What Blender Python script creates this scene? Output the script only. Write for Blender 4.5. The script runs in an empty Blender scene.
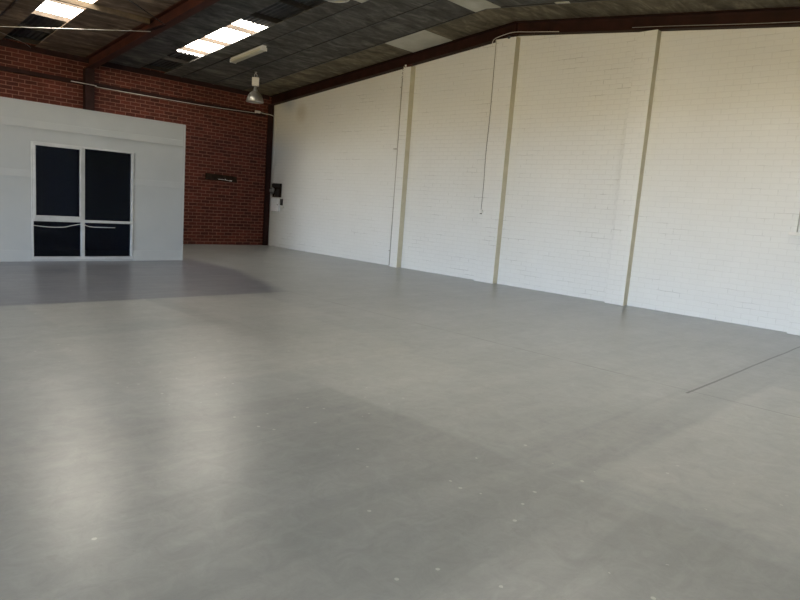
import bpy, bmesh, math, random
from mathutils import Vector, Matrix
random.seed(7)
S = bpy.context.scene
COL = S.collection
PI = math.pi

# ------------------------------------------------------------------ camera
CAM = Vector((-10.6035, -15.955, 1.40))
yaw, pitch, roll = math.radians(45.722), math.radians(8.3215), math.radians(4.2668)
cy, sy, cp, sp = math.cos(yaw), math.sin(yaw), math.cos(pitch), math.sin(pitch)
fw = Vector((sy*cp, cy*cp, -sp)); rt = Vector((cy, -sy, 0)); up = rt.cross(fw)
r2 = rt*math.cos(roll) + up*math.sin(roll)
u2 = -rt*math.sin(roll) + up*math.cos(roll)
cam_d = bpy.data.cameras.new('camera'); cam = bpy.data.objects.new('camera', cam_d); COL.objects.link(cam)
cam_d.sensor_width = 36; cam_d.lens = 633.39/800*36; cam_d.clip_start = 0.05; cam_d.clip_end = 200
cam.matrix_world = Matrix(((r2.x, u2.x, -fw.x, CAM.x), (r2.y, u2.y, -fw.y, CAM.y), (r2.z, u2.z, -fw.z, CAM.z), (0, 0, 0, 1)))
S.camera = cam

# ------------------------------------------------------------------ light
W = bpy.data.worlds.new('sky'); S.world = W; W.use_nodes = True
SKY_L = 38.0
wt = W.node_tree; bg = wt.nodes['Background']
tc = wt.nodes.new('ShaderNodeTexCoord'); sx_ = wt.nodes.new('ShaderNodeSeparateXYZ'); cr_ = wt.nodes.new('ShaderNodeValToRGB')
wt.links.new(tc.outputs['Generated'], sx_.inputs[0])
ad = wt.nodes.new('ShaderNodeMath'); ad.operation = 'MULTIPLY_ADD'; ad.inputs[1].default_value = 0.5; ad.inputs[2].default_value = 0.5
wt.links.new(sx_.outputs[2], ad.inputs[0]); wt.links.new(ad.outputs[0], cr_.inputs[0])
e_ = cr_.color_ramp.elements                       # sunlit yard below the horizon, hazy blue sky above it
e_[0].position = 0.497; e_[0].color = (0.63, 0.47, 0.20, 1); e_[1].position = 0.503; e_[1].color = (0.75, 0.865, 1.0, 1)
e2_ = e_.new(0.75); e2_.color = (0.45, 0.66, 1.0, 1)
wt.links.new(cr_.outputs[0], bg.inputs[0]); bg.inputs[1].default_value = SKY_L

def area(name, loc, rot, sx, sy_, power, color):
    l = bpy.data.lights.new(name, 'AREA'); l.shape = 'RECTANGLE'; l.size = sx; l.size_y = sy_
    l.energy = power; l.color = color
    o = bpy.data.objects.new(name, l); COL.objects.link(o); o.location = loc; o.rotation_euler = rot
    return o
DOOR_Y0, DOOR_Y1, DOOR_H = -16.2, -10.4, 3.4        # loading door in the left wall
XL, YF = -20.2, -16.6                              # left wall, front wall
dl = area('door_daylight', (XL-0.12, (DOOR_Y0+DOOR_Y1)/2, DOOR_H/2), (0, -PI/2, 0), DOOR_H, DOOR_Y1-DOOR_Y0, 1, (1, 1, 1))
dl.data.cycles.is_portal = True                    # the open loading door lets the sky in
SKY_E, SKY_C = 16.0, (1.0, 0.93, 0.80)             # daylight in the translucent roof sheets
S.view_settings.view_transform = 'Standard'; S.view_settings.look = 'None'
S.view_settings.exposure = 0.14; S.view_settings.gamma = 1.0; S.view_settings.use_curve_mapping = False

# ------------------------------------------------------------------ materials
def mat(name, color=(0.5, 0.5, 0.5), rough=0.6, metal=0.0, spec=0.5):
    m = bpy.data.materials.new(name); m.use_nodes = True
    b = m.node_tree.nodes['Principled BSDF']
    b.inputs['Base Color'].default_value = (*color, 1); b.inputs['Roughness'].default_value = rough
    b.inputs['Metallic'].default_value = metal; b.inputs['Specular IOR Level'].default_value = spec
    return m
class G:
    def __init__(s, m): s.m = m; s.t = m.node_tree; s.b = s.t.nodes['Principled BSDF']
    def n(s, typ, **kw):
        x = s.t.nodes.new(typ)
        for k, v in kw.items(): setattr(x, k, v)
        return x
    def l(s, a, b): s.t.links.new(a, b)
    def pos(s):
        return s.n('ShaderNodeNewGeometry').outputs['Position']
    def noise(s, scale, detail=4, rough=0.55, vec=None, dist=0.0):
        x = s.n('ShaderNodeTexNoise'); x.inputs['Scale'].default_value = scale; x.inputs['Detail'].default_value = detail
        x.inputs['Roughness'].default_value = rough; x.inputs['Distortion'].default_value = dist
        s.l(vec if vec is not None else s.pos(), x.inputs['Vector']); return x.outputs['Fac']
    def ramp(s, fac, stops):
        x = s.n('ShaderNodeValToRGB'); e = x.color_ramp.elements
        while len(e) < len(stops): e.new(0.5)
        for q, (p, c) in zip(e, stops): q.position = p; q.color = c if len(c) == 4 else (*c, 1)
        s.l(fac, x.inputs[0]); return x.outputs[0]
    def mix(s, fac, a, b, mode='MIX'):
        x = s.n('ShaderNodeMix', data_type='RGBA', blend_type=mode)
        for v, i in ((fac, 0), (a, 6), (b, 7)):
            if isinstance(v, (int, float)): x.inputs[i].default_value = v
            elif isinstance(v, tuple): x.inputs[i].default_value = v if len(v) == 4 else (*v, 1)
            else: s.l(v, x.inputs[i])
        return x.outputs[2]
    def math(s, op, a, b=0.0, c=0.0, clamp=False):
        x = s.n('ShaderNodeMath', operation=op, use_clamp=clamp)
        for i, v in enumerate((a, b, c)):
            if isinstance(v, (int, float)): x.inputs[i].default_value = v
            else: s.l(v, x.inputs[i])
        return x.outputs[0]
    def xyz(s, vec=None):
        x = s.n('ShaderNodeSeparateXYZ'); s.l(vec if vec is not None else s.pos(), x.inputs[0]); return x.outputs
    def comb(s, a, b, c=0.0):
        x = s.n('ShaderNodeCombineXYZ')
        for i, v in enumerate((a, b, c)):
            if isinstance(v, (int, float)): x.inputs[i].default_value = v
            else: s.l(v, x.inputs[i])
        return x.outputs[0]
    def bump(s, h, strength, dist=0.01, prev=None):
        x = s.n('ShaderNodeBump'); x.inputs['Strength'].default_value = strength; x.inputs['Distance'].default_value = dist
        s.l(h, x.inputs['Height'])
        if prev is not None: s.l(prev, x.inputs['Normal'])
        s.l(x.outputs[0], s.b.inputs['Normal']); return x.outputs[0]
    def color(s, c): s.l(c, s.b.inputs['Base Color'])
    def brick(s, vec, c1, c2, mc, mortar=0.006, w=0.24, h=0.086, bias=0.0, smooth=0.1):
        x = s.n('ShaderNodeTexBrick'); x.offset = 0.5
        x.inputs['Scale'].default_value = 1.0
        x.inputs['Brick Width'].default_value = w; x.inputs['Row Height'].default_value = h
        x.inputs['Mortar Size'].default_value = mortar; x.inputs['Mortar Smooth'].default_value = smooth
        x.inputs['Bias'].default_value = bias
        for i, c in (('Color1', c1), ('Color2', c2), ('Mortar', mc)): x.inputs[i].default_value = (*c, 1)
        s.l(vec, x.inputs['Vector']); return x

def noisy(name, c1, c2, rough=0.6, metal=0.0, scale=6, bump=0.0, spec=0.5, lo=0.35, hi=0.65):
    m = mat(name, c1, rough, metal, spec); g = G(m)
    f = g.noise(scale, 5); g.color(g.ramp(f, [(lo, c1), (hi, c2)]))
    if bump: g.bump(g.noise(scale*9, 3), bump, 0.004)
    return m

M = {}
# red face brick
m = M['red_brick'] = mat('red_brick', rough=0.85, spec=0.25); g = G(m)
p = g.xyz(); v = g.comb(p[0], p[2])
wob = g.noise(7, 2); vv = g.n('ShaderNodeVectorMath', operation='ADD'); g.l(v, vv.inputs[0])
g.l(g.comb(0.0, g.math('MULTIPLY', g.math('SUBTRACT', wob, 0.5), 0.02)), vv.inputs[1])
bt = g.brick(vv.outputs[0], (0.105, 0.026, 0.017), (0.052, 0.014, 0.011), (0.205, 0.10, 0.073), mortar=0.0075)
c = g.mix(0.45, bt.outputs['Color'], g.ramp(g.noise(3.2, 5), [(0.3, (0.45, 0.42, 0.42)), (0.75, (1.25, 1.15, 1.1))]), 'MULTIPLY')
c = g.mix(0.35, c, g.ramp(g.noise(38, 3), [(0.3, (0.5, 0.5, 0.5)), (0.7, (1.4, 1.4, 1.4))]), 'MULTIPLY')
g.color(c); g.bump(g.math('SUBTRACT', 1.0, bt.outputs['Fac']), 0.38, 0.006)

# white painted brick: the same joints showing through thick paint, a few open joints
def painted(name, axis, base=(0.655, 0.668, 0.665), joints=True):
    m = mat(name, rough=0.62, spec=0.35); g = G(m)
    p = g.xyz(); v = g.comb(p[axis], p[2])
    wob = g.noise(5, 3); vv = g.n('ShaderNodeVectorMath', operation='ADD'); g.l(v, vv.inputs[0])
    g.l(g.comb(0.0, g.math('MULTIPLY', g.math('SUBTRACT', wob, 0.5), 0.03)), vv.inputs[1])
    bt = g.brick(vv.outputs[0], base, tuple(x*0.985 for x in base), tuple(x*0.925 for x in base), mortar=0.006, smooth=0.6)
    # open joints: dark hairlines where a wide noise is high
    mv = g.n('ShaderNodeMapping'); mv.inputs['Scale'].default_value = (1.4, 9.0, 1.0); g.l(v, mv.inputs[0])
    rown = g.ramp(g.noise(1.0, 4, 0.6, mv.outputs[0]), [(0.555, (0, 0, 0)), (0.62, (1, 1, 1))])
    big = g.ramp(g.noise(0.45, 2), [(0.42, (0.15, 0.15, 0.15)), (0.6, (1, 1, 1))])
    crack = g.math('MULTIPLY', bt.outputs['Fac'], g.math('MULTIPLY', rown, big))
    c = g.mix(g.math('MULTIPLY', crack, 0.75), bt.outputs['Color'], tuple(x*0.55 for x in base))
    c = g.mix(0.5, c, g.ramp(g.noise(0.7, 6, 0.6), [(0.3, (0.93, 0.925, 0.91)), (0.7, (1.04, 1.04, 1.04))]), 'MULTIPLY')
    scuff = g.ramp(g.noise(3.0, 8, 0.75), [(0.66, (0, 0, 0)), (0.78, (1, 1, 1))])
    c = g.mix(g.math('MULTIPLY', scuff, 0.25), c, (0.45, 0.42, 0.37))
    g.color(c)
    n1 = g.bump(g.math('SUBTRACT', 1.0, bt.outputs['Fac']), 0.38, 0.006)
    g.bump(g.noise(26, 4), 0.25, 0.004, n1)
    return m, g, c
m, g, c = painted('white_painted_brick', 1); M['white_brick'] = m
# brown damp smudge near the far top of the wall
d = g.n('ShaderNodeVectorMath', operation='DISTANCE'); g.l(g.pos(), d.inputs[0]); d.inputs[1].default_value = (0, -1.35, 3.72)
sm = g.math('MULTIPLY', g.ramp(d.outputs['Value'], [(0.0, (1, 1, 1)), (0.32, (0, 0, 0))]), g.noise(4, 4))
g.color(g.mix(g.math('MULTIPLY', sm, 0.8), c, (0.30, 0.22, 0.14)))
M['white_brick_x'] = painted('white_painted_brick_front', 0)[0]

# floor
m = M['floor'] = mat('grey_floor_paint', rough=0.3, spec=0.8); g = G(m)
p = g.xyz(); X, Y = p[0], p[1]
wn = g.math('MULTIPLY', g.math('SUBTRACT', g.noise(1.3, 4), 0.5), 0.10)
Xw = g.math('ADD', X, wn); Yw = g.math('ADD', Y, wn)
def step(a, edge, w=0.05):   # 1 where a > edge
    return g.math('DIVIDE', g.math('SUBTRACT', a, edge), w, clamp=True)
def band(a, lo, hi, w=0.05):
    return g.math('MULTIPLY', step(a, lo, w), g.math('SUBTRACT', 1.0, step(a, hi, w)))
base = g.ramp(g.noise(0.45, 6, 0.6), [(0.3, (0.195, 0.207, 0.206)), (0.7, (0.285, 0.296, 0.290))])
cool = g.math('MULTIPLY', step(X, -7.0, 3.0), 0.55)
base = g.mix(cool, base, (0.215, 0.230, 0.240))
# older purplish coat beside the office
old = g.math('MULTIPLY', g.math('SUBTRACT', 1.0, step(Xw, g.math('MULTIPLY_ADD', g.math('MINIMUM', g.math('ADD', Y, 5.4), 0.0), 0.28, -4.36), 0.22)), step(Y, -8.05, 0.02))
oldn = g.math('MULTIPLY', old, g.ramp(g.noise(1.6, 5), [(0.25, (0.75, 0.75, 0.75)), (0.6, (1, 1, 1))]))
base = g.mix(oldn, base, (0.100, 0.108, 0.140))
# darker recoated patch in the foreground, corner near (-7.6,-12.4)
pt = g.math('MULTIPLY', g.math('SUBTRACT', 1.0, step(Xw, -7.6, 0.05)), g.math('SUBTRACT', 1.0, step(Yw, -12.35, 0.12)))
base = g.mix(g.math('MULTIPLY', pt, 0.65), base, (0.182, 0.19, 0.186))
st = g.math('MULTIPLY', step(Xw, -7.6, 0.1), band(Yw, -14.45, -14.0, 0.06))
base = g.mix(g.math('MULTIPLY', st, 0.4), base, (0.17, 0.178, 0.178))
# worn and repainted rectangles on the slab
def rect(x0, x1, y0, y1, w=0.06): return g.math('MULTIPLY', band(Xw, x0, x1, w), band(Yw, y0, y1, w))
fade = g.ramp(g.noise(1.9, 5, 0.65), [(0.3, (0.25, 0.25, 0.25)), (0.65, (1, 1, 1))])
for x0, x1, y0, y1, amt, cc in ((-7.4, -4.0, -17.0, -14.45, 0.65, (0.33, 0.335, 0.32)), (-7.6, -6.2, -12.7, -11.6, 0.45, (0.32, 0.325, 0.31)),
        (-8.6, -7.2, -9.4, -8.1, 0.6, (0.33, 0.33, 0.31)), (-7.0, -5.6, -9.9, -8.1, 0.6, (0.33, 0.33, 0.31)), (-5.6, -5.3, -11.0, -8.0, 0.2, (0.17, 0.17, 0.17)),
        (-8.9, -6.0, -11.8, -9.9, 0.45, (0.32, 0.32, 0.30)), (-7.2, -6.9, -11.0, -8.1, 0.45, (0.18, 0.18, 0.175)), (-9.9, -9.2, -17, -8.5, 0.25, (0.30, 0.30, 0.28)), (-6.6, -5.0, -8.05, -6.8, 0.2, (0.20, 0.20, 0.22))):
    base = g.mix(g.math('MULTIPLY', g.math('MULTIPLY', rect(x0, x1, y0, y1), fade), amt), base, cc)
# scuffed, chipped area seen around the left foreground
scf = g.ramp(g.noise(11.0, 10, 0.8, None, 1.2), [(0.57, (0, 0, 0)), (0.64, (1, 1, 1))])
scf = g.math('MULTIPLY', g.math('MULTIPLY', scf, g.math('SUBTRACT', 1.0, step(X, -8.2, 0.8))), g.ramp(g.noise(0.9, 3), [(0.5, (0, 0, 0)), (0.62, (1, 1, 1))]))
base = g.mix(g.math('MULTIPLY', scf, 0.45), base, (0.15, 0.148, 0.14))
# tyre and roller streaks, run of the concrete pour
sv = g.n('ShaderNodeMapping'); sv.inputs['Scale'].default_value = (0.6, 5.0, 1); g.l(g.pos(), sv.inputs[0])
stre = g.ramp(g.noise(1.0, 6, 0.65, sv.outputs[0], 0.6), [(0.42, (0.0, 0, 0)), (0.75, (1, 1, 1))])
base = g.mix(g.math('MULTIPLY', stre, 0.24), base, (0.42, 0.42, 0.40))
# flecks and chips
vo = g.n('ShaderNodeTexVoronoi'); vo.inputs['Scale'].default_value = 7.5; g.l(g.pos(), vo.inputs['Vector'])
chip = g.math('LESS_THAN', g.math('ADD', vo.outputs['Distance'], g.math('MULTIPLY', g.noise(30, 3), 0.10)), 0.125)
chip = g.math('MULTIPLY', g.math('MULTIPLY', chip, g.math('SUBTRACT', 1.0, step(X, -7.0, 0.5))), g.math('GREATER_THAN', g.noise(0.8, 3), 0.50))
base = g.mix(g.math('MULTIPLY', chip, 0.6), base, (0.52, 0.52, 0.50))
vo2 = g.n('ShaderNodeTexVoronoi'); vo2.inputs['Scale'].default_value = 6.3; g.l(g.pos(), vo2.inputs['Vector'])
dark = g.math('LESS_THAN', g.math('ADD', vo2.outputs['Distance'], g.math('MULTIPLY', g.noise(22, 4, 0.8), 0.14)), 0.10)
lft = g.math('SUBTRACT', 1.0, step(X, -8.4, 0.8))
dark = g.math('MULTIPLY', g.math('MULTIPLY', dark, lft), g.math('GREATER_THAN', g.noise(0.7, 2), 0.55))
base = g.mix(g.math('MULTIPLY', dark, 0.5), base, (0.13, 0.125, 0.12))
gr = g.ramp(g.noise(7.0, 9, 0.78, None, 0.8), [(0.35, (0.86, 0.86, 0.86)), (0.65, (1.10, 1.10, 1.09))])
base = g.mix(1.0, base, gr, 'MULTIPLY')
# saw-cut joints
def line(a, at, w): return g.math('LESS_THAN', g.math('ABSOLUTE', g.math('SUBTRACT', a, at)), w)
wj = g.math('MULTIPLY', g.math('SUBTRACT', g.noise(0.9, 2), 0.5), 0.03)
j1 = g.math('MULTIPLY', line(g.math('ADD', X, wj), -4.93, 0.010), g.math('LESS_THAN', Y, -8.0))
j1 = g.math('MULTIPLY', j1, g.ramp(g.noise(2.0, 4), [(0.35, (0.15, 0.15, 0.15)), (0.6, (0.6, 0.6, 0.6))]))
j2 = g.math('MULTIPLY', line(g.math('ADD', Y, wj), -14.05, 0.012), g.math('GREATER_THAN', X, -5.04))
j3 = g.math('MULTIPLY', line(g.math('ADD', Y, wj), -8.06, 0.012), 0.25)
jj = g.math('MAXIMUM', j1, g.math('MAXIMUM', g.math('MULTIPLY', j2, 1.0), j3))
base = g.mix(jj, base, (0.03, 0.03, 0.03))
g.color(base)
rr = g.ramp(g.noise(1.1, 6, 0.65), [(0.3, (0.285, 0.285, 0.285)), (0.7, (0.34, 0.34, 0.34))])
g.l(rr, g.b.inputs['Roughness'])
n1 = g.bump(g.noise(2.6, 8, 0.7), 0.09, 0.02)
g.bump(g.noise(45, 4), 0.05, 0.003, n1)

# ceiling board: mottled dusty fibre board
m = M['board'] = mat('ceiling_fibre_board', rough=0.9, spec=0.2); g = G(m)
sv = g.n('ShaderNodeMapping'); sv.inputs['Scale'].default_value = (1.0, 3.2, 1); sv.inputs['Rotation'].default_value = (0, 0, 0.5); g.l(g.pos(), sv.inputs[0])
f = g.noise(1.5, 6, 0.62, sv.outputs[0], 0.8)
c = g.ramp(f, [(0.32, (0.050, 0.048, 0.045)), (0.52, (0.098, 0.094, 0.086)), (0.70, (0.19, 0.18, 0.16))])
c = g.mix(0.4, c, g.ramp(g.noise(12, 4), [(0.3, (0.7, 0.7, 0.7)), (0.7, (1.25, 1.25, 1.25))]), 'MULTIPLY')
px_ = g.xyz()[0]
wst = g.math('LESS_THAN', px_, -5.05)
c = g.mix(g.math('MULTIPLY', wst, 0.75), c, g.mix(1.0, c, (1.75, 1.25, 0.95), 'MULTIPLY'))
c = g.mix(g.math('GREATER_THAN', px_, -1.06), c, g.mix(1.0, c, (1.45, 1.30, 1.0), 'MULTIPLY'))  # gable strip lightened: bounce off the white wall put into its colour
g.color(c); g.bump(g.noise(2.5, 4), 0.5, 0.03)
M['white_board'] = noisy('new_white_board', (0.44, 0.43, 0.36), (0.52, 0.51, 0.44), 0.8, scale=3)
M['oxide'] = noisy('red_oxide_steel', (0.042, 0.014, 0.011), (0.066, 0.021, 0.015), 0.6, scale=4, spec=0.25)
M['dark_oxide'] = noisy('dark_red_steel', (0.016, 0.006, 0.005), (0.027, 0.009, 0.007), 0.7, scale=4, spec=0.15)
M['dark_steel'] = noisy('dark_maroon_steel', (0.018, 0.008, 0.008), (0.03, 0.012, 0.011), 0.75, scale=5, spec=0.15)
M['purlin'] = noisy('purlin_timber', (0.30, 0.22, 0.14), (0.42, 0.31, 0.20), 0.8, scale=8)
M['tie'] = noisy('weathered_tie_timber', (0.08, 0.058, 0.038), (0.13, 0.092, 0.058), 0.85, scale=8)
M['shaded_purlin'] = noisy('shaded_timber', (0.015, 0.012, 0.010), (0.03, 0.024, 0.019), 0.9, scale=8)  # darkest copy for the unlit purlins, their shade put into the colour
M['old_purlin'] = noisy('old_timber', (0.06, 0.045, 0.035), (0.10, 0.075, 0.055), 0.85, scale=8)
M['roof_metal'] = noisy('roof_sheet_underside', (0.05, 0.05, 0.052), (0.09, 0.09, 0.09), 0.6, 0.3, scale=4)
M['vent_metal'] = noisy('pale_roof_sheet', (0.42, 0.44, 0.44), (0.55, 0.57, 0.56), 0.5, scale=4)
m = M['skylight'] = mat('translucent_sheet', (0.8, 0.78, 0.7), 0.6); g = G(m)
g.b.inputs['Emission Color'].default_value = (*SKY_C, 1); g.b.inputs['Emission Strength'].default_value = SKY_E
M['panel'] = noisy('grey_office_panel', (0.335, 0.352, 0.354), (0.365, 0.382, 0.382), 0.5, scale=1.3, bump=0.05)
M['strip'] = noisy('grey_cover_strip', (0.345, 0.362, 0.364), (0.375, 0.392, 0.392), 0.45, scale=2)
M['alu'] = noisy('silver_window_frame', (0.40, 0.41, 0.41), (0.48, 0.49, 0.49), 0.4, 0.15, scale=6)
M['interior'] = noisy('dark_office_interior', (0.010, 0.014, 0.030), (0.014, 0.020, 0.042), 0.9, scale=2)
M['blind'] = noisy('navy_blind', (0.010, 0.014, 0.030), (0.015, 0.021, 0.042), 0.6, scale=3)
m = M['glass'] = bpy.data.materials.new('tinted_glass'); m.use_nodes = True; t = m.node_tree; t.nodes.remove(t.nodes['Principled BSDF'])
tr = t.nodes.new('ShaderNodeBsdfTransparent'); tr.inputs[0].default_value = (0.62, 0.68, 0.80, 1)
gl = t.nodes.new('ShaderNodeBsdfGlossy'); gl.inputs['Roughness'].default_value = 0.03; gl.inputs['Color'].default_value = (0.8, 0.88, 1, 1)
fr = t.nodes.new('ShaderNodeFresnel'); fr.inputs[0].default_value = 1.25
mx = t.nodes.new('ShaderNodeMixShader'); t.links.new(fr.outputs[0], mx.inputs[0]); t.links.new(tr.outputs[0], mx.inputs[1]); t.links.new(gl.outputs[0], mx.inputs[2])
t.links.new(mx.outputs[0], t.nodes['Material Output'].inputs[0])
M['white_paint'] = noisy('white_enamel', (0.62, 0.62, 0.60), (0.70, 0.70, 0.68), 0.4, scale=10)
M['cream'] = noisy('cream_diffuser', (0.50, 0.48, 0.38), (0.56, 0.54, 0.44), 0.45, scale=8)
M['dull_alu'] = noisy('dull_spun_aluminium', (0.38, 0.385, 0.38), (0.50, 0.50, 0.49), 0.38, 0.75, scale=9)
M['lens'] = mat('lamp_glass', (0.55, 0.55, 0.52), 0.25)
M['black'] = noisy('black_plastic', (0.012, 0.012, 0.013), (0.025, 0.024, 0.024), 0.45, scale=15)
M['dark_wood'] = noisy('dark_stained_wood', (0.014, 0.009, 0.007), (0.028, 0.018, 0.013), 0.9, scale=14, spec=0.1)
M['grey_plastic'] = noisy('grey_plastic', (0.16, 0.17, 0.18), (0.22, 0.23, 0.24), 0.45, scale=10)
M['wire'] = noisy('galvanised_rod', (0.55, 0.53, 0.50), (0.68, 0.66, 0.62), 0.4, 0.3, scale=10)
M['grey_pipe'] = noisy('grey_painted_pipe', (0.30, 0.30, 0.28), (0.38, 0.38, 0.35), 0.5, scale=10)
M['dark_cable'] = mat('dark_cable', (0.10, 0.095, 0.085), 0.6)
M['asphalt'] = noisy('concrete_apron', (0.30, 0.30, 0.29), (0.38, 0.38, 0.37), 0.9, scale=2)
M['pilaster_edge'] = M['white_brick']

# ------------------------------------------------------------------ helpers
def bx(bm, x0, y0, z0, x1, y1, z1, bev=0.0):
    r = bmesh.ops.create_cube(bm, size=1.0)
    sx, sy_, sz = abs(x1-x0), abs(y1-y0), abs(z1-z0)
    mt = Matrix.Translation(((x0+x1)/2, (y0+y1)/2, (z0+z1)/2)) @ Matrix.Diagonal((sx, sy_, sz, 1))
    bmesh.ops.transform(bm, matrix=mt, verts=r['verts'])
    if bev:
        es = {e for v_ in r['verts'] for e in v_.link_edges}
        bmesh.ops.bevel(bm, geom=list(es), offset=bev, segments=2, affect='EDGES', profile=0.5)
def prism(bm, pts, vec):
    """polygon pts (3D) extruded by vec"""
    vec = Vector(vec)
    a = [bm.verts.new(p_) for p_ in pts]; b = [bm.verts.new(Vector(p_)+vec) for p_ in pts]
    n = len(pts); bm.faces.new(a); bm.faces.new(list(reversed(b)))
    for i in range(n): bm.faces.new((a[i], b[i], b[(i+1) % n], a[(i+1) % n]))
def tube(bm, pts, r, seg=8, smooth=0):
    pts = [Vector(p_) for p_ in pts]; rings = []
    for i, p_ in enumerate(pts):
        d_ = (pts[min(i+1, len(pts)-1)]-pts[max(i-1, 0)]).normalized()
        a = d_.orthogonal().normalized() if not rings else (prev_a - d_*prev_a.dot(d_)).normalized()
        prev_a = a; b = d_.cross(a)
        rings.append([bm.verts.new(p_+(a*math.cos(2*PI*k/seg)+b*math.sin(2*PI*k/seg))*r) for k in range(seg)])
    for q, w in zip(rings, rings[1:]):
        for k in range(seg): bm.faces.new((q[k], q[(k+1) % seg], w[(k+1) % seg], w[k]))
    bm.faces.new(list(reversed(rings[0]))); bm.faces.new(rings[-1])
def lathe(bm, prof, cx=0, cy_=0, seg=40, close=False):
    rings = [[bm.verts.new((cx+r*math.cos(2*PI*k/seg), cy_+r*math.sin(2*PI*k/seg), z)) for k in range(seg)] for r, z in prof]
    pairs = list(zip(rings, rings[1:])) + ([(rings[-1], rings[0])] if close else [])
    for q, w in pairs:
        for k in range(seg): bm.faces.new((q[k], q[(k+1) % seg], w[(k+1) % seg], w[k]))
    if not close:
        bm.faces.new(list(reversed(rings[0]))); bm.faces.new(rings[-1])
def obj(name, bm, m_, parent=None, smooth=False, **props):
    bmesh.ops.recalc_face_normals(bm, faces=bm.faces)
    me = bpy.data.meshes.new(name); bm.to_mesh(me); bm.free(); me.materials.append(m_)
    if smooth:
        for f_ in me.polygons: f_.use_smooth = True
    o = bpy.data.objects.new(name, me); COL.objects.link(o)
    if parent: o.parent = parent; 
    if parent and parent.type == 'EMPTY': o.matrix_parent_inverse = parent.matrix_world.inverted()
    for k, v_ in props.items(): o[k] = v_
    return o
def thing(name, label, cat, loc=(0, 0, 0), group=None):
    o = bpy.data.objects.new(name, None); COL.objects.link(o); o.location = loc; o.empty_display_size = 0.1
    bpy.context.view_layer.update()
    o['label'] = label; o['category'] = cat
    if group: o['group'] = group
    return o
def B(): return bmesh.new()
def box(*a, bev=0.0):
    bm = B(); bx(bm, *a, bev=bev); return bm
def struct(name, bm, m_): return obj(name, bm, m_, kind='structure')

SL = 0.102; RY = -8.3
def zc(y, z0=4.24):            # ceiling underside
    return z0 + SL*(-y if y > RY else y-2*RY)
# ------------------------------------------------------------------ structure
struct('floor', box(XL-0.25, YF-0.25, -0.15, 0.25, 0.25, 0.0), M['floor'])
struct('wall_back', box(XL-0.25, 0.0, 0.0, 0.25, 0.25, 4.62), M['red_brick'])
bm = B(); prism(bm, [(0, 0, 0), (0, YF, 0), (0, YF, zc(YF)+0.34), (0, RY, zc(RY)+0.34), (0, 0, zc(0)+0.34)], (0.25, 0, 0))
struct('wall_right', bm, M['white_brick'])
struct('wall_front', box(XL-0.25, YF-0.25, 0, 0.25, YF, 4.62), M['white_brick_x'])
bm = B()
bx(bm, XL-0.25, DOOR_Y1, 0, XL, 0, DOOR_H); bx(bm, XL-0.25, YF, 0, XL, DOOR_Y0, DOOR_H)
prism(bm, [(XL, 0, DOOR_H), (XL, YF, DOOR_H), (XL, YF, zc(YF)+0.34), (XL, RY, zc(RY)+0.34), (XL, 0, zc(0)+0.34)], (-0.25, 0, 0))
struct('wall_left', bm, M['white_brick'])
struct('ground_outside', box(XL-2, YF-1, -0.2, XL-0.27, 0, -0.02), M['asphalt'])

# ceiling boards run up the slope between x seams; slots left open over the roof sheets
slots = [(-3.28, -3.90), (-6.17, -6.80), (-13.3, -13.92), (-16.3, -16.92)]
seams = [0.0, -1.06, -1.95, -2.82, -3.28, None, -3.90, -5.06, -6.17, None, -6.80, -7.19, -8.08, -8.97, -9.86, -10.75, -11.64, -12.5, -13.3, None, -13.92, -14.8, -15.6, -16.3, None, -16.92, -17.8, -18.7, -19.5, XL]
bm = B(); GAP = 0.002; TH = 0.014
for a, b in zip(seams, seams[1:]):
    if a is None or b is None: continue
    x0, x1 = a-(GAP if a != 0 else 0), b+GAP
    prism(bm, [(x0, 0, zc(0)), (x0, RY, zc(RY)), (x0, YF, zc(YF)), (x0, YF, zc(YF)+TH), (x0, RY, zc(RY)+TH), (x0, 0, zc(0)+TH)], (x1-x0, 0, 0))
struct('ceiling', bm, M['board'])
bm = B()                      # thin dark cover battens under the board joints
for a, b in zip(seams[1:], seams[2:]):
    if a is None: continue
    x0, x1 = a-0.014, a+0.014
    if a in [e for s_ in slots for e in s_]: continue
    z0, z1 = -0.012, -0.001
    for ya, yb in ((0, RY), (RY, YF)):
        prism(bm, [(x0, ya, zc(ya)+z0), (x0, yb, zc(yb)+z0), (x0, yb, zc(yb)+z1), (x0, ya, zc(ya)+z1)], (x1-x0, 0, 0))
struct('trim_3', bm, M['black'])
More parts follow.
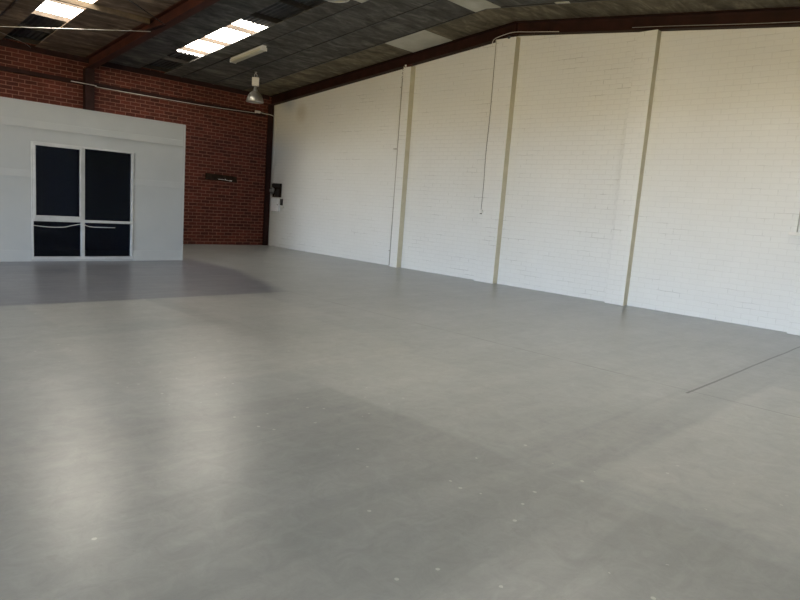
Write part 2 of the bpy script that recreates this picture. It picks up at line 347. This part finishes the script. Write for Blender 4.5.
# roof sheets above: flat over the boards, corrugated where the slots show them
RO = 0.135
lit = {0: [(-1.55, -4.28)], 1: [(-1.75, -4.7)], 2: [(-2, -6)], 3: [(-2, -6)]}
lit_added = {0: [(-11.8, -14.6)], 1: [(-11.8, -14.6)], 2: [(-11, -14.6)], 3: [(-11, -14.6)]}  # unseen glowing sheets on the front slope, added to warm the wall top
bm = B()
edges = [0.25] + [e for s_ in slots for e in (s_[0]+0.42, s_[1])] + [XL-0.25]
for a, b in zip(edges[0::2], edges[1::2]):
    prism(bm, [(a, 0.25, zc(0)+RO), (a, RY, zc(RY)+RO), (a, YF-0.25, zc(YF)+RO), (a, YF-0.25, zc(YF)+RO+0.1), (a, RY, zc(RY)+RO+0.1), (a, 0.25, zc(0)+RO+0.1)], (b-a, 0, 0))
struct('ceiling_roof', bm, M['roof_metal'])
def corr(bm, x0, x1, y0, y1, dz=RO):
    """corrugated sheet, ribs running up the slope"""
    n = max(8, int(abs(x1-x0)/0.0125)); prev = None
    for i in range(n+1):
        x = x0+(x1-x0)*i/n; z = 0.010*math.sin(2*PI*x/0.10)
        q = [bm.verts.new((x, y, zc(y)+dz+z+h)) for h in (0, 0.012) for y in (y0, y1)]
        if prev:
            bm.faces.new((prev[0], prev[1], q[1], q[0])); bm.faces.new((prev[3], prev[2], q[2], q[3]))
            bm.faces.new((prev[1], prev[3], q[3], q[1])); bm.faces.new((prev[2], prev[0], q[0], q[2]))
        prev = q
bmd = B()
names = ['over the far bay beyond the fluorescent tube', 'at the left of the picture, left of the red rafter', '', '']
wn_ = 1
for si, (x0, x1) in enumerate(slots):
    a0, a1 = x0+0.42, x1-0.04
    spans = [(0.0, RY, lit[si]), (RY, YF, lit_added[si])]
    for ys, ye, lits in spans:
        y = ys
        for l0, l1 in lits:
            corr(bmd, a0, a1, y, l0)
            b2 = B(); corr(b2, a0, a1, l0, l1)
            struct('window_%d' % wn_, b2, M['skylight']); wn_ += 1
            y = l1
        corr(bmd, a0, a1, y, ye)
struct('ceiling_sheeting', bmd, M['roof_metal'])

# eave trims
struct('trim_1', box(XL, -0.05, 4.13, -0.2, 0.0, 4.26, bev=0.004), M['dark_steel'])
struct('trim_2', box(XL, YF, 4.10, -0.2, YF+0.06, 4.26, bev=0.004), M['dark_steel'])

# timber purlins above the boards, seen inside the slots
py = [-0.1, -1.05, -2.0, -2.9, -3.95, -4.85, -5.8, -6.75, -7.7]
for k, y in enumerate(py):
    near = 'lit by the skylights' if -5 < y < -1.5 else 'in shadow above the ceiling boards'
    z = zc(y)+TH
    b2 = B(); prism(b2, [(-0.01, y-0.022, z+0.021), (-0.01, y+0.022, z+0.021), (-0.01, y+0.022, z+0.105), (-0.01, y-0.022, z+0.105)], (XL+0.02, 0, 0))
    ordn = ['first', 'second', 'third', 'fourth', 'fifth', 'sixth', 'seventh', 'eighth', 'ninth'][k]
    obj('roof_purlin', b2, M['old_purlin' if -4.5 < y < -1.5 else 'shaded_purlin'], label='timber roof purlin %s, %s up from the brick wall' % (near, ordn), category='purlin', group='timber purlins above the ceiling boards')
# ------------------------------------------------------------------ steel frames
def ibeam_path(bm, pts, w, d, tf=0.014, tw=0.012):
    """I section in plane x=const following (x,y,zbottom) points, w across x"""
    for (xa, ya, za), (xb, yb, zb) in zip(pts, pts[1:]):
        for dx0, dx1, z0, z1 in ((-w/2, w/2, 0, tf), (-w/2, w/2, d-tf, d), (-tw/2, tw/2, tf, d-tf)):
            prism(bm, [(xa+dx0, ya, za+z0), (xb+dx0, yb, zb+z0), (xb+dx0, yb, zb+z1), (xa+dx0, ya, za+z1)], (dx1-dx0, 0, 0))
DP = 0.235
def zb(y): return zc(y)-DP-0.004
def frame_rafter(x, w, m_, label):
    t_ = thing('roof_rafter', label, 'steel beam', (x, 0, zb(0)), 'sloping steel roof rafters')
    b2 = B(); ibeam_path(b2, [(x, 0.0, zb(0)), (x, RY, zb(RY))], w, DP); obj('rafter_beam', b2, m_, t_)
    b2 = B(); ibeam_path(b2, [(x, RY, zb(RY)), (x, YF, zb(YF))], w, DP); obj('rafter_beam', b2, m_, t_)
    # ridge stiffener plates and bolts
    b2 = B(); bx(b2, x-w/2+0.005, RY-0.012, zb(RY)+0.012, x+w/2-0.005, RY+0.012, zb(RY)+DP-0.016); obj('ridge_plate', b2, m_, t_)
    for dy in (-0.06, 0.06):
        b2 = B(); lathe(b2, [(0.016, zb(RY)-0.022), (0.016, zb(RY)+0.0)], x-w/4, RY+dy, 6); obj('bolt', b2, M['dark_steel'], t_)
    return t_
frame_rafter(-0.080, 0.155, M['dark_oxide'], 'dark red steel rafter running along the top of the white wall')
frame_rafter(-5.05, 0.17, M['oxide'], 'red oxide steel rafter crossing the ceiling left of the skylight')
frame_rafter(-10.1, 0.17, M['oxide'], 'red oxide steel rafter one bay left of the brace rods')
def steel_column(x, w, y0, ztop, label, d_=0.16):
    b2 = B(); ya, yb = (y0-d_, y0-0.001) if y0 == 0 else (y0+0.001, y0+d_)
    bx(b2, x-w/2, ya, 0, x+w/2, ya+0.012, ztop); bx(b2, x-w/2, yb-0.012, 0, x+w/2, yb, ztop); bx(b2, x-0.006, ya+0.012, 0, x+0.006, yb-0.012, ztop)
    t_ = thing('steel_column', label, 'column', (x, y0, 0), 'steel columns against the side walls')
    obj('column_shaft', b2, M['dark_steel'], t_)
    obj('base_plate', box(x-w/2-0.02, ya-0.02, 0, x+w/2+0.02, yb, 0.012), M['dark_steel'], t_) if x < -1 else None
zt = zb(0.0)
steel_column(-0.115, 0.15, 0, zt+0.0, 'dark steel column in the corner between brick and white walls', 0.07)
steel_column(-5.07, 0.20, 0, zt, 'dark steel column on the brick wall behind the grey office')
steel_column(-10.1, 0.17, 0, zt, 'dark steel column on the brick wall, out beyond the left of the picture')

# ------------------------------------------------------------------ pilasters on the white wall
PD = 0.15
M['cream_side'] = noisy('pilaster_cream_side', (0.50, 0.47, 0.35), (0.56, 0.53, 0.41), 0.6, scale=5)
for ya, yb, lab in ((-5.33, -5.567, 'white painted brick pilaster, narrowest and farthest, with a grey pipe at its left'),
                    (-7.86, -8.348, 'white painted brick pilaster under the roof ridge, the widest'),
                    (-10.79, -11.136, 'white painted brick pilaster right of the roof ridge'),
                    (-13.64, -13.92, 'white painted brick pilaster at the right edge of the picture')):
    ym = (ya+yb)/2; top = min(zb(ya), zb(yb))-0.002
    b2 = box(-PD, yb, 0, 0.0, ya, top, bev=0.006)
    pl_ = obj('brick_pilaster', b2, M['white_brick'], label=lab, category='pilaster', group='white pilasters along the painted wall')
    pl_.data.materials.append(M['cream_side'])     # the side facing the front of the shed is coloured a darker cream
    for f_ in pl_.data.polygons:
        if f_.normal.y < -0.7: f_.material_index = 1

# ------------------------------------------------------------------ office cabin
OY = -3.733; OX = -4.53; OL = -11.9; OH = 2.683
off = thing('office_cabin', 'light grey panelled office with dark window, built against the brick wall', 'office', (OX, OY, 0))
wx0, wx1, wz0, wz1 = -7.275, -5.535, 0.035, 2.045
bm = B(); T = 0.09
bx(bm, OL, OY, 0, wx0, OY+T, OH); bx(bm, wx1, OY, 0, OX, OY+T, OH)
bx(bm, wx0, OY, wz1, wx1, OY+T, OH); bx(bm, wx0, OY, 0, wx1, OY+T, wz0)
obj('front_panel', bm, M['panel'], off)
obj('end_panel', box(OX-T, OY+T+0.001, 0, OX, -0.005, OH), M['panel'], off)
obj('end_panel', box(OL, OY+T+0.001, 0, OL+T, -0.005, OH), M['panel'], off)
obj('roof_panel', box(OL+T+0.001, OY+T+0.001, OH-0.10, OX-T-0.001, -0.17, OH-0.02), M['interior'], off)
bm = B(); bx(bm, OL+T+0.002, OY+1.9, 0.002, OX-T-0.002, OY+1.93, OH-0.102)
obj('inner_wall', bm, M['interior'], off)
obj('office_floor', box(OL+T+0.002, OY+T+0.002, 0.001, OX-T-0.002, OY+1.899, 0.012), M['interior'], off)
q = 0.020
for z0, z1, xs in ((2.265, 2.385, ((OL, OX),)), (1.440, 1.560, ((OL, wx0-0.005), (wx1+0.005, OX))), (0.0, 0.195, ((OL, wx0-0.005), (wx1+0.005, OX)))):
    for a, b in xs:
        obj('cover_strip', box(a, OY-q, z0, b, OY-0.0005, z1, bev=0.003), M['strip'], off)
obj('corner_trim', box(OX-0.035, OY-0.026, 0.0, OX+0.006, OY-0.0205, OH+0.004), M['strip'], off)
obj('top_capping', box(OL, OY-0.014, OH, OX+0.008, OY+T, OH+0.012, bev=0.003), M['strip'], off)
# window
FB = 0.028; fy0, fy1 = OY-0.022, OY+0.075
def frame_ring(x0, z0, x1, z1, wl, wr, wb, wt, y0, y1):
    bm = B()
    bx(bm, x0, y0, z0, x0+wl, y1, z1, bev=0.003); bx(bm, x1-wr, y0, z0, x1, y1, z1, bev=0.003)
    bx(bm, x0+wl, y0, z0, x1-wr, y1, z0+wb, bev=0.003); bx(bm, x0+wl, y0, z1-wt, x1-wr, y1, z1, bev=0.003)
    return bm
win = obj('window_frame', frame_ring(wx0, wz0, wx1, wz1, FB, FB, 0.045, FB, fy0, fy1), M['alu'], off, label='silver aluminium window frame')
def sub(name, bm, m_, par, smooth=False, **k):
    o = obj(name, bm, m_, None, smooth, **k); o.parent = par; o.matrix_parent_inverse = par.matrix_basis.inverted(); return o
mx0, mx1 = -6.462, -6.412; tz0, tz1 = 0.700, 0.745
# (window frame keeps world coordinates: its own location is zero under the office's inverse)
def wsub(name, bm, m_, **k):
    o = obj(name, bm, m_, None, **k); o.parent = win; o.matrix_parent_inverse = Matrix.Identity(4); return o
wsub('mullion', box(mx0, fy0, wz0+0.045, mx1, fy1, wz1-FB, bev=0.003), M['alu'])
wsub('transom', box(wx0+FB, fy0, tz0, mx0, fy1, tz1, bev=0.003), M['alu'])
wsub('transom', box(mx1, fy0, tz0, wx1-FB, fy1, tz1, bev=0.003), M['alu'])
wsub('awning_sash', frame_ring(wx0+FB+0.001, tz1+0.001, mx0-0.001, wz1-FB-0.001, 0.033, 0.033, 0.055, 0.03, fy0-0.022, OY+0.02), M['alu'])
gy = OY+0.055
for x0, z0, x1, z1, y in ((wx0+FB+0.035, tz1+0.06, mx0-0.035, wz1-FB-0.03, OY), (mx1, tz1, wx1-FB, wz1-FB, gy),
                          (wx0+FB, wz0+0.045, mx0, tz0, gy), (mx1, wz0+0.045, wx1-FB, tz0, gy)):
    wsub('glass_pane', box(x0+0.001, y, z0+0.001, x1-0.001, y+0.005, z1-0.001), M['glass'], label='dark tinted glass pane')
bm = B(); z = 0.76
while z < 1.99:
    prism(bm, [(wx0+0.05, OY+0.12, z), (wx0+0.05, OY+0.145, z+0.014), (wx0+0.05, OY+0.145, z+0.016), (wx0+0.05, OY+0.12, z+0.002)], (mx0-wx0-0.07, 0, 0)); z += 0.022
obj('venetian_blind', bm, M['blind'], off, label='navy venetian blind behind the upper left pane')
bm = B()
def curve_pts(ps, n=8):
    ps = [Vector(p_) for p_ in ps]; out = []
    for i in range(len(ps)-1):
        p0, p1, p2, p3 = ps[max(i-1, 0)], ps[i], ps[i+1], ps[min(i+2, len(ps)-1)]
        for k in range(n):
            t_ = k/n
            out.append(0.5*((2*p1)+(p2-p0)*t_+(2*p0-5*p1+4*p2-p3)*t_*t_+(3*p1-p0-3*p2+p3)*t_**3))
    out.append(ps[-1]); return out
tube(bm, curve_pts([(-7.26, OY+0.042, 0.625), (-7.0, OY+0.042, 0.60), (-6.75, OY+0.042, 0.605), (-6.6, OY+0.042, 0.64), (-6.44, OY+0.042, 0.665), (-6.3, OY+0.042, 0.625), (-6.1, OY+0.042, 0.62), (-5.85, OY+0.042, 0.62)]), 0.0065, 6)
obj('reflection_line', bm, M['white_paint'], off, True, label='thin white line of a reflection across the lower window panes')  # reflected line on the panes, built as a thin white tube

# ------------------------------------------------------------------ brick wall fittings
obj('wall_girt', box(-10.0, -0.075, 3.635, -0.22, -0.002, 3.70, bev=0.004) if False else box(-4.965, -0.06, 3.645, -0.30, -0.001, 3.725, bev=0.003), M['dark_steel'],
    label='dark steel rail along the brick wall, from office column to corner', category='rail', group='dark rails high on the brick wall')
obj('wall_girt', box(-10.0, -0.06, 3.63, -5.18, -0.001, 3.72, bev=0.003), M['dark_steel'],
    label='dark steel rail on the brick wall, left of the column above the office', category='rail', group='dark rails high on the brick wall')
bm = B(); tube(bm, curve_pts([(-5.45, -0.07, 3.66), (-5.2, -0.175, 3.645), (-4.95, -0.175, 3.64), (-4.8, -0.085, 3.63), (-3.5, -0.072, 3.635), (-2.0, -0.072, 3.65), (-0.62, -0.072, 3.70)]), 0.009, 6)
obj('electric_cable', bm, M['wire'], None, True, label='pale cable running under the dark rail on the brick wall', category='cable')
bm = B(); tube(bm, [(-4.945, -0.03, 2.2), (-4.945, -0.03, 3.93)], 0.011, 8)
obj('conduit_pipe', bm, M['wire'], None, True, label='thin pale vertical conduit beside the steel column above the office', category='conduit')
jb = thing('junction_box', 'small white junction box on the rail near the top corner', 'junction box', (-0.56, -0.06, 3.70))
obj('box_body', box(-0.66, -0.115, 3.705, -0.50, -0.062, 3.765, bev=0.006), M['white_paint'], jb)
obj('box_gland', box(-0.50, -0.10, 3.72, -0.46, -0.075, 3.745, bev=0.004), M['grey_plastic'], jb)
bm = B(); tube(bm, curve_pts([(-0.47, -0.085, 3.73), (-0.35, -0.12, 3.715), (-0.2, -0.15, 3.71), (-0.06, -0.17, 3.66), (-0.015, -0.18, 3.5), (-0.013, -0.15, 3.0), (-0.013, -0.15, 1.83)], 10), 0.009, 6)
obj('electric_cable', bm, M['white_paint'], None, True, label='white cable looping across the corner and down to the switchboard', category='cable')

# notice board: dark plank with pale marks
pk = thing('wall_plank', 'dark wooden plank fixed level on the red brick wall', 'plank', (-1.59, 0, 1.84))
bm = B(); prism(bm, [(-2.06, -0.035, 1.752), (-1.13, -0.035, 1.742), (-1.13, -0.035, 1.895), (-2.06, -0.035, 1.925)], (0, 0.034, 0)); obj('plank', bm, M['dark_wood'], pk)
for a, b, z, h in ((-1.70, -1.52, 1.782, 0.010), (-1.50, -1.47, 1.776, 0.03), (-1.46, -1.38, 1.770, 0.010), (-1.36, -1.28, 1.764, 0.018)):
    obj('paint_mark', box(a, -0.039, z, b, -0.0352, z+h), M['white_paint'], pk)

# switchboard near the corner (on the white wall)
sb = thing('switchboard', 'small black switchboard with round meter on white wall by the corner', 'switchboard', (0, -0.33, 1.6))
obj('backboard', box(-0.03, -0.58, 1.42, -0.001, -0.16, 1.81, bev=0.004), M['dark_wood'], sb)
obj('top_cover', box(-0.07, -0.53, 1.70, -0.031, -0.17, 1.80, bev=0.008), M['black'], sb)
obj('fuse_carrier', box(-0.065, -0.52, 1.44, -0.031, -0.41, 1.66, bev=0.006), M['black'], sb)
obj('fuse_carrier', box(-0.065, -0.38, 1.44, -0.031, -0.30, 1.60, bev=0.006), M['black'], sb)
bm = B(); lathe(bm, [(0.085, 0.0), (0.085, 0.06), (0.07, 0.075)], 0, 0, 24)
bmesh.ops.transform(bm, matrix=Matrix.Translation((-0.031, -0.20, 1.60)) @ Matrix.Rotation(-PI/2, 4, 'Y'), verts=bm.verts)
mt_ = obj('round_meter', bm, M['grey_plastic'], sb, True)
fb = thing('fuse_cabinet', 'white metal cabinet mounted directly below the black switchboard', 'cabinet', (0, -0.33, 1.2))
M['cool_white'] = noisy('cool_white_enamel', (0.74, 0.78, 0.84), (0.80, 0.83, 0.88), 0.35, scale=8)
obj('cabinet_body', box(-0.07, -0.56, 1.02, -0.001, -0.19, 1.385, bev=0.006), M['cool_white'], fb)
cd = obj('cabinet_door', box(-0.082, -0.55, 1.03, -0.0705, -0.20, 1.375, bev=0.003), M['cool_white'], fb)
obj('latch', box(-0.092, -0.53, 1.19, -0.0825, -0.505, 1.23, bev=0.003), M['grey_plastic'], fb)
sw = thing('isolator_switch', 'small dark switch with white base, right of the white fuse cabinet', 'switch', (0, -0.63, 1.28))
obj('switch_body', box(-0.05, -0.67, 1.20, -0.001, -0.59, 1.38, bev=0.006), M['black'], sw)
obj('switch_base', box(-0.06, -0.72, 1.12, -0.001, -0.60, 1.185, bev=0.006), M['white_paint'], sw, label='white base box')
ol = thing('power_outlet', 'tiny white outlet between the corner column and the fuse cabinet', 'outlet', (0, -0.08, 1.18))
obj('outlet_plate', box(-0.03, -0.125, 1.15, -0.001, -0.045, 1.20, bev=0.004), M['white_paint'], ol)

# pipe and springy wire at the first pilaster
cp_ = thing('wall_pipe', 'slim grey vertical pipe on the left of the narrow far pilaster', 'pipe', (-0.03, -5.23, 0))
bm = B(); tube(bm, [(-0.028, -5.215, 0.02), (-0.028, -5.215, 4.30)], 0.027, 10); obj('pipe', bm, M['grey_pipe'], cp_, True)
for z in (0.35, 2.72, 4.1):
    obj('pipe_bracket', box(-0.055, -5.262 if z != 2.72 else -5.30, z, -0.001, -5.168 if z != 2.72 else -5.08, z+0.022, bev=0.003), M['grey_pipe'], cp_)
bm = B(); tube(bm, [(-0.05+0.02*math.cos(t_), -5.235+0.035*math.sin(t_), 4.30+0.014*t_) for t_ in [k*0.5 for k in range(50)] if 4.30+0.014*t_ < 4.52], 0.005, 5)
obj('coiled_wire', bm, M['dark_cable'], None, True, label='dark coiled wire at the top of the slim grey wall pipe', category='wire')
bk = thing('beam_bracket', 'small dark bracket with pale bolt under the rafter at far pilaster', 'bracket', (-0.1, -5.5, 4.5))
zz = zb(-5.5)
obj('bracket_plate', box(-0.17, -5.60, zz-0.05, -0.131, -5.36, zz-0.004, bev=0.006), M['oxide'], bk)
obj('bolt_head', box(-0.20, -5.45, zz-0.045, -0.171, -5.41, zz-0.005, bev=0.008), M['white_paint'], bk, label='pale bolt head')

# cable and pull switch on the left of the ridge pilaster
bm = B(); zt_ = zb(-7.8)
tube(bm, curve_pts([(-0.162, -7.885, zt_-0.02), (-0.160, -7.895, 3.4), (-0.160, -7.88, 2.6), (-0.160, -7.895, 2.0), (-0.160, -7.89, 1.47)]), 0.005, 6)
obj('electric_cable', bm, M['dark_cable'], None, True, label='thin dark cable down the left side of the ridge pilaster', category='cable')
ws = thing('wall_switch', 'small white switch at the bottom of the thin dark cable', 'switch', (-0.15, -7.90, 1.43))
obj('switch_plate', box(-0.19, -7.93, 1.40, -0.152, -7.865, 1.465, bev=0.006), M['white_paint'], ws)
obj('switch_toggle', box(-0.183, -7.915, 1.382, -0.157, -7.88, 1.3985, bev=0.003), M['black'], ws, label='black toggle')
bm = B(); zz = zb(-8.3)
tube(bm, curve_pts([(-0.170, -7.80, zb(-7.8)-0.09), (-0.172, -7.83, zb(-7.83)+0.0), (-0.172, -8.0, zb(-8.0)+0.03), (-0.172, -8.3, zz+0.03), (-0.172, -8.7, zb(-8.7)+0.025), (-0.172, -9.3, zb(-9.3)+0.012)]), 0.006, 6)
obj('electric_cable', bm, M['wire'], None, True, label='pale cable bowed along the rafter edge above the ridge pilaster', category='cable')
bm = B(); tube(bm, [(-0.170, y, zb(y)+0.03-0.006*math.sin((y+10.4)*2.1)) for y in [-10.7-0.3*k for k in range(16)]], 0.004, 6)  # thin tube standing in for the highlight on the rafter's bottom flange
obj('electric_cable', bm, M['grey_pipe'], None, True, label='pale highlight line along the lower edge of the rafter, right of the ridge', category='cable')
bm = B(); lathe(bm, [(0.02, zz-0.07), (0.03, zz-0.05), (0.03, zz-0.03), (0.012, zz-0.027), (0.012, zz-0.008)], -0.15, -8.18, 16)
obj('cable_clamp', bm, M['black'], None, label='small black clamp hanging under the rafter at the ridge pilaster', category='clamp')

# ledge fitting at the right edge
sh = thing('wall_socket', 'white wall socket with upright conduit at the right edge of the picture', 'socket', (0, -13.53, 1.43))
obj('socket_box', box(-0.10, -13.63, 1.415, -0.001, -13.44, 1.462, bev=0.006), M['white_paint'], sh)
bm = B(); tube(bm, [(-0.014, -13.53, 1.463), (-0.014, -13.53, 3.0)], 0.007, 6); obj('conduit', bm, M['grey_pipe'], sh, True)

# ------------------------------------------------------------------ ceiling fittings
def patch(x0, x1, ys, label):
    bm = B(); t0 = 0.012
    pts = [(x0, y, zc(y)-0.002) for y in ys]
    prism(bm, pts + [(x0, y, zc(y)-t0) for y in reversed(ys)], (x1-x0, 0, 0))
    obj('ceiling_panel', bm, M['white_board'], label=label, category='ceiling panel', group='pale replacement panels in the ceiling')
patch(-1.05, -0.17, [-5.62, -6.74], 'pale ceiling panel against the dark rafter, above the far pilaster')
patch(-1.94, -1.07, [-8.05, RY, -8.62], 'pale ceiling panel folded over the roof ridge')
patch(-3.27, -2.83, [-6.88, -7.5], 'pale ceiling panel at top edge, beside the nearest hanging lamp')
patch(-1.12, -1.04, [-9.76, -10.02], 'narrow pale sliver of panel in the ceiling right of the ridge')

def fluoro(y0, y1, xm):
    t_ = thing('fluorescent_light', 'cream fluorescent batten light on the dark ceiling beside the skylight', 'ceiling light', (xm, (y0+y1)/2, zc((y0+y1)/2)))
    def sl(bm, dx0, dx1, d0, d1, ya=y0, yb=y1):
        prism(bm, [(xm+dx0, ya, zc(ya)-d0), (xm+dx0, yb, zc(yb)-d0), (xm+dx0, yb, zc(yb)-d1), (xm+dx0, ya, zc(ya)-d1)], (dx1-dx0, 0, 0))
    bm = B(); sl(bm, -0.055, 0.055, 0.001, 0.045); obj('light_body', bm, M['white_paint'], t_)
    bm = B(); sl(bm, -0.075, 0.075, 0.046, 0.105, y0-0.02, y1+0.02); bmesh.ops.bevel(bm, geom=[e for e in bm.edges if abs(e.verts[0].co.x-e.verts[1].co.x) < 1e-4 and abs(e.verts[0].co.y-e.verts[1].co.y) > 0.5], offset=0.018, segments=3, affect='EDGES')
    df = obj('diffuser', bm, M['cream'], t_)
    bm = B(); sl(bm, -0.078, 0.078, 0.04, 0.108, y0-0.005, y0-0.025); obj('end_cap', bm, M['white_paint'], t_)
    bm = B(); sl(bm, -0.078, 0.078, 0.04, 0.108, y1+0.025, y1+0.005); obj('end_cap', bm, M['white_paint'], t_)
fluoro(-2.38, -3.66, -2.74)

def bay_lamp(x, y, zr, label):
    """zr: height of the rim"""
    top = zc(y)
    t_ = thing('high_bay_lamp', label, 'pendant lamp', (x, y, top), 'hanging industrial dome lamps')
    R = 0.208
    prof = [(R, zr), (R*1.0, zr+0.02), (R*0.95, zr+0.07), (R*0.84, zr+0.13), (R*0.66, zr+0.19), (R*0.42, zr+0.235), (R*0.30, zr+0.25)]
    inner = [(r-0.006, z-0.003) for r, z in reversed(prof)]
    bm = B(); lathe(bm, prof+inner, x, y, 48, close=True); sh_ = obj('lamp_shade', bm, M['dull_alu'], t_, True)
    bm = B(); lathe(bm, [(R+0.004, zr-0.012), (R+0.008, zr-0.006), (R+0.008, zr+0.006), (R+0.002, zr+0.012), (R-0.008, zr+0.008), (R-0.008, zr-0.010)], x, y, 48, close=True); obj('shade_rim', bm, M['dull_alu'], t_, True)
    bm = B(); lathe(bm, [(0.01, zr+0.006), (R-0.009, zr+0.002), (R-0.009, zr+0.007), (0.01, zr+0.012)], x, y, 32); obj('lens', bm, M['lens'], t_, True)
    bm = B(); lathe(bm, [(0.066, zr+0.248), (0.060, zr+0.28), (0.045, zr+0.31), (0.036, zr+0.355), (0.036, zr+0.372)], x, y, 24); obj('lamp_neck', bm, M['dull_alu'], t_, True)
    bm = box(x-0.085, y-0.06, zr+0.373, x+0.085, y+0.06, zr+0.575, bev=0.008)
    bmesh.ops.rotate(bm, cent=(x, y, 0), matrix=Matrix.Rotation(math.radians(-35), 3, 'Z'), verts=bm.verts)
    obj('ballast_box', bm, M['white_paint'], t_)
    bm = B()
    for s in (-1, 1): tube(bm, [(x+s*0.035, y, zr+0.576), (x+s*0.035, y, zr+0.64), (x+s*0.012, y, zr+0.675)], 0.006, 6)
    obj('hanging_bracket', bm, M['wire'], t_, True)
    bm = B(); tube(bm, [(x, y, zr+0.66), (x, y, top-0.012)], 0.007, 6); obj('hanging_rod', bm, M['grey_pipe'], t_, True)
    bm = B(); lathe(bm, [(0.03, top-0.014), (0.03, top+0.0)], x, y, 12); obj('ceiling_hook', bm, M['grey_pipe'], t_)
bay_lamp(-1.756, -1.80, 3.715, 'grey dome lamp hanging from dark ceiling near the far corner')
bay_lamp(-4.72, -8.50, 4.245, 'grey dome lamp cut off by the top edge of the picture')

# wall-to-ceiling bracing left of the red rafter
def ceilpt(x, y, d_): return (x, y, zc(y)-d_)
for a, b, m_, lab, r in (((-5.15, -3.5, 4.345), (-9.27, -0.06, 4.00), 'wire', 'pale thin steel brace rod left of the red rafter', 0.006),
                         ((-5.14, -4.06, 4.40), (-10.0, -7.58, 4.755), 'black', 'dark thin brace rod joining the red rafter at the top', 0.010)):
    bm = B(); tube(bm, [a, b], r, 8); obj('brace_rod', bm, M[m_], None, True, label=lab, category='brace', group='steel brace rods between the rafters')
bm = B(); tube(bm, curve_pts([(-6.25, -0.06, 4.20), (-6.45, -0.35, 4.22), (-6.95, -0.72, 4.26), (-7.6, -1.2, 4.32)]), 0.004, 6)
obj('thin_wire', bm, M['grey_pipe'], None, True, label='thin grey wire slung under the ceiling boards at the far left', category='wire')
# longitudinal timber tie under the boards
bm = B(); y0 = -3.42
prism(bm, [(-5.14, y0-0.03, zc(y0)-0.10), (-5.14, y0+0.03, zc(y0)-0.10), (-5.14, y0+0.03, zc(y0)-0.006), (-5.14, y0-0.03, zc(y0)-0.006)], (-4.87, 0, 0))
obj('ceiling_tie', bm, M['tie'], label='timber tie beam under the ceiling boards, lit by the left skylight', category='beam')
gp = thing('gusset_plate', 'dark steel gusset where brace rods meet the red rafter', 'bracket', (-5.15, -3.8, 4.4))
obj('plate', box(-5.22, -4.12, 4.36, -5.136, -3.42, 4.372), M['dark_steel'], gp)
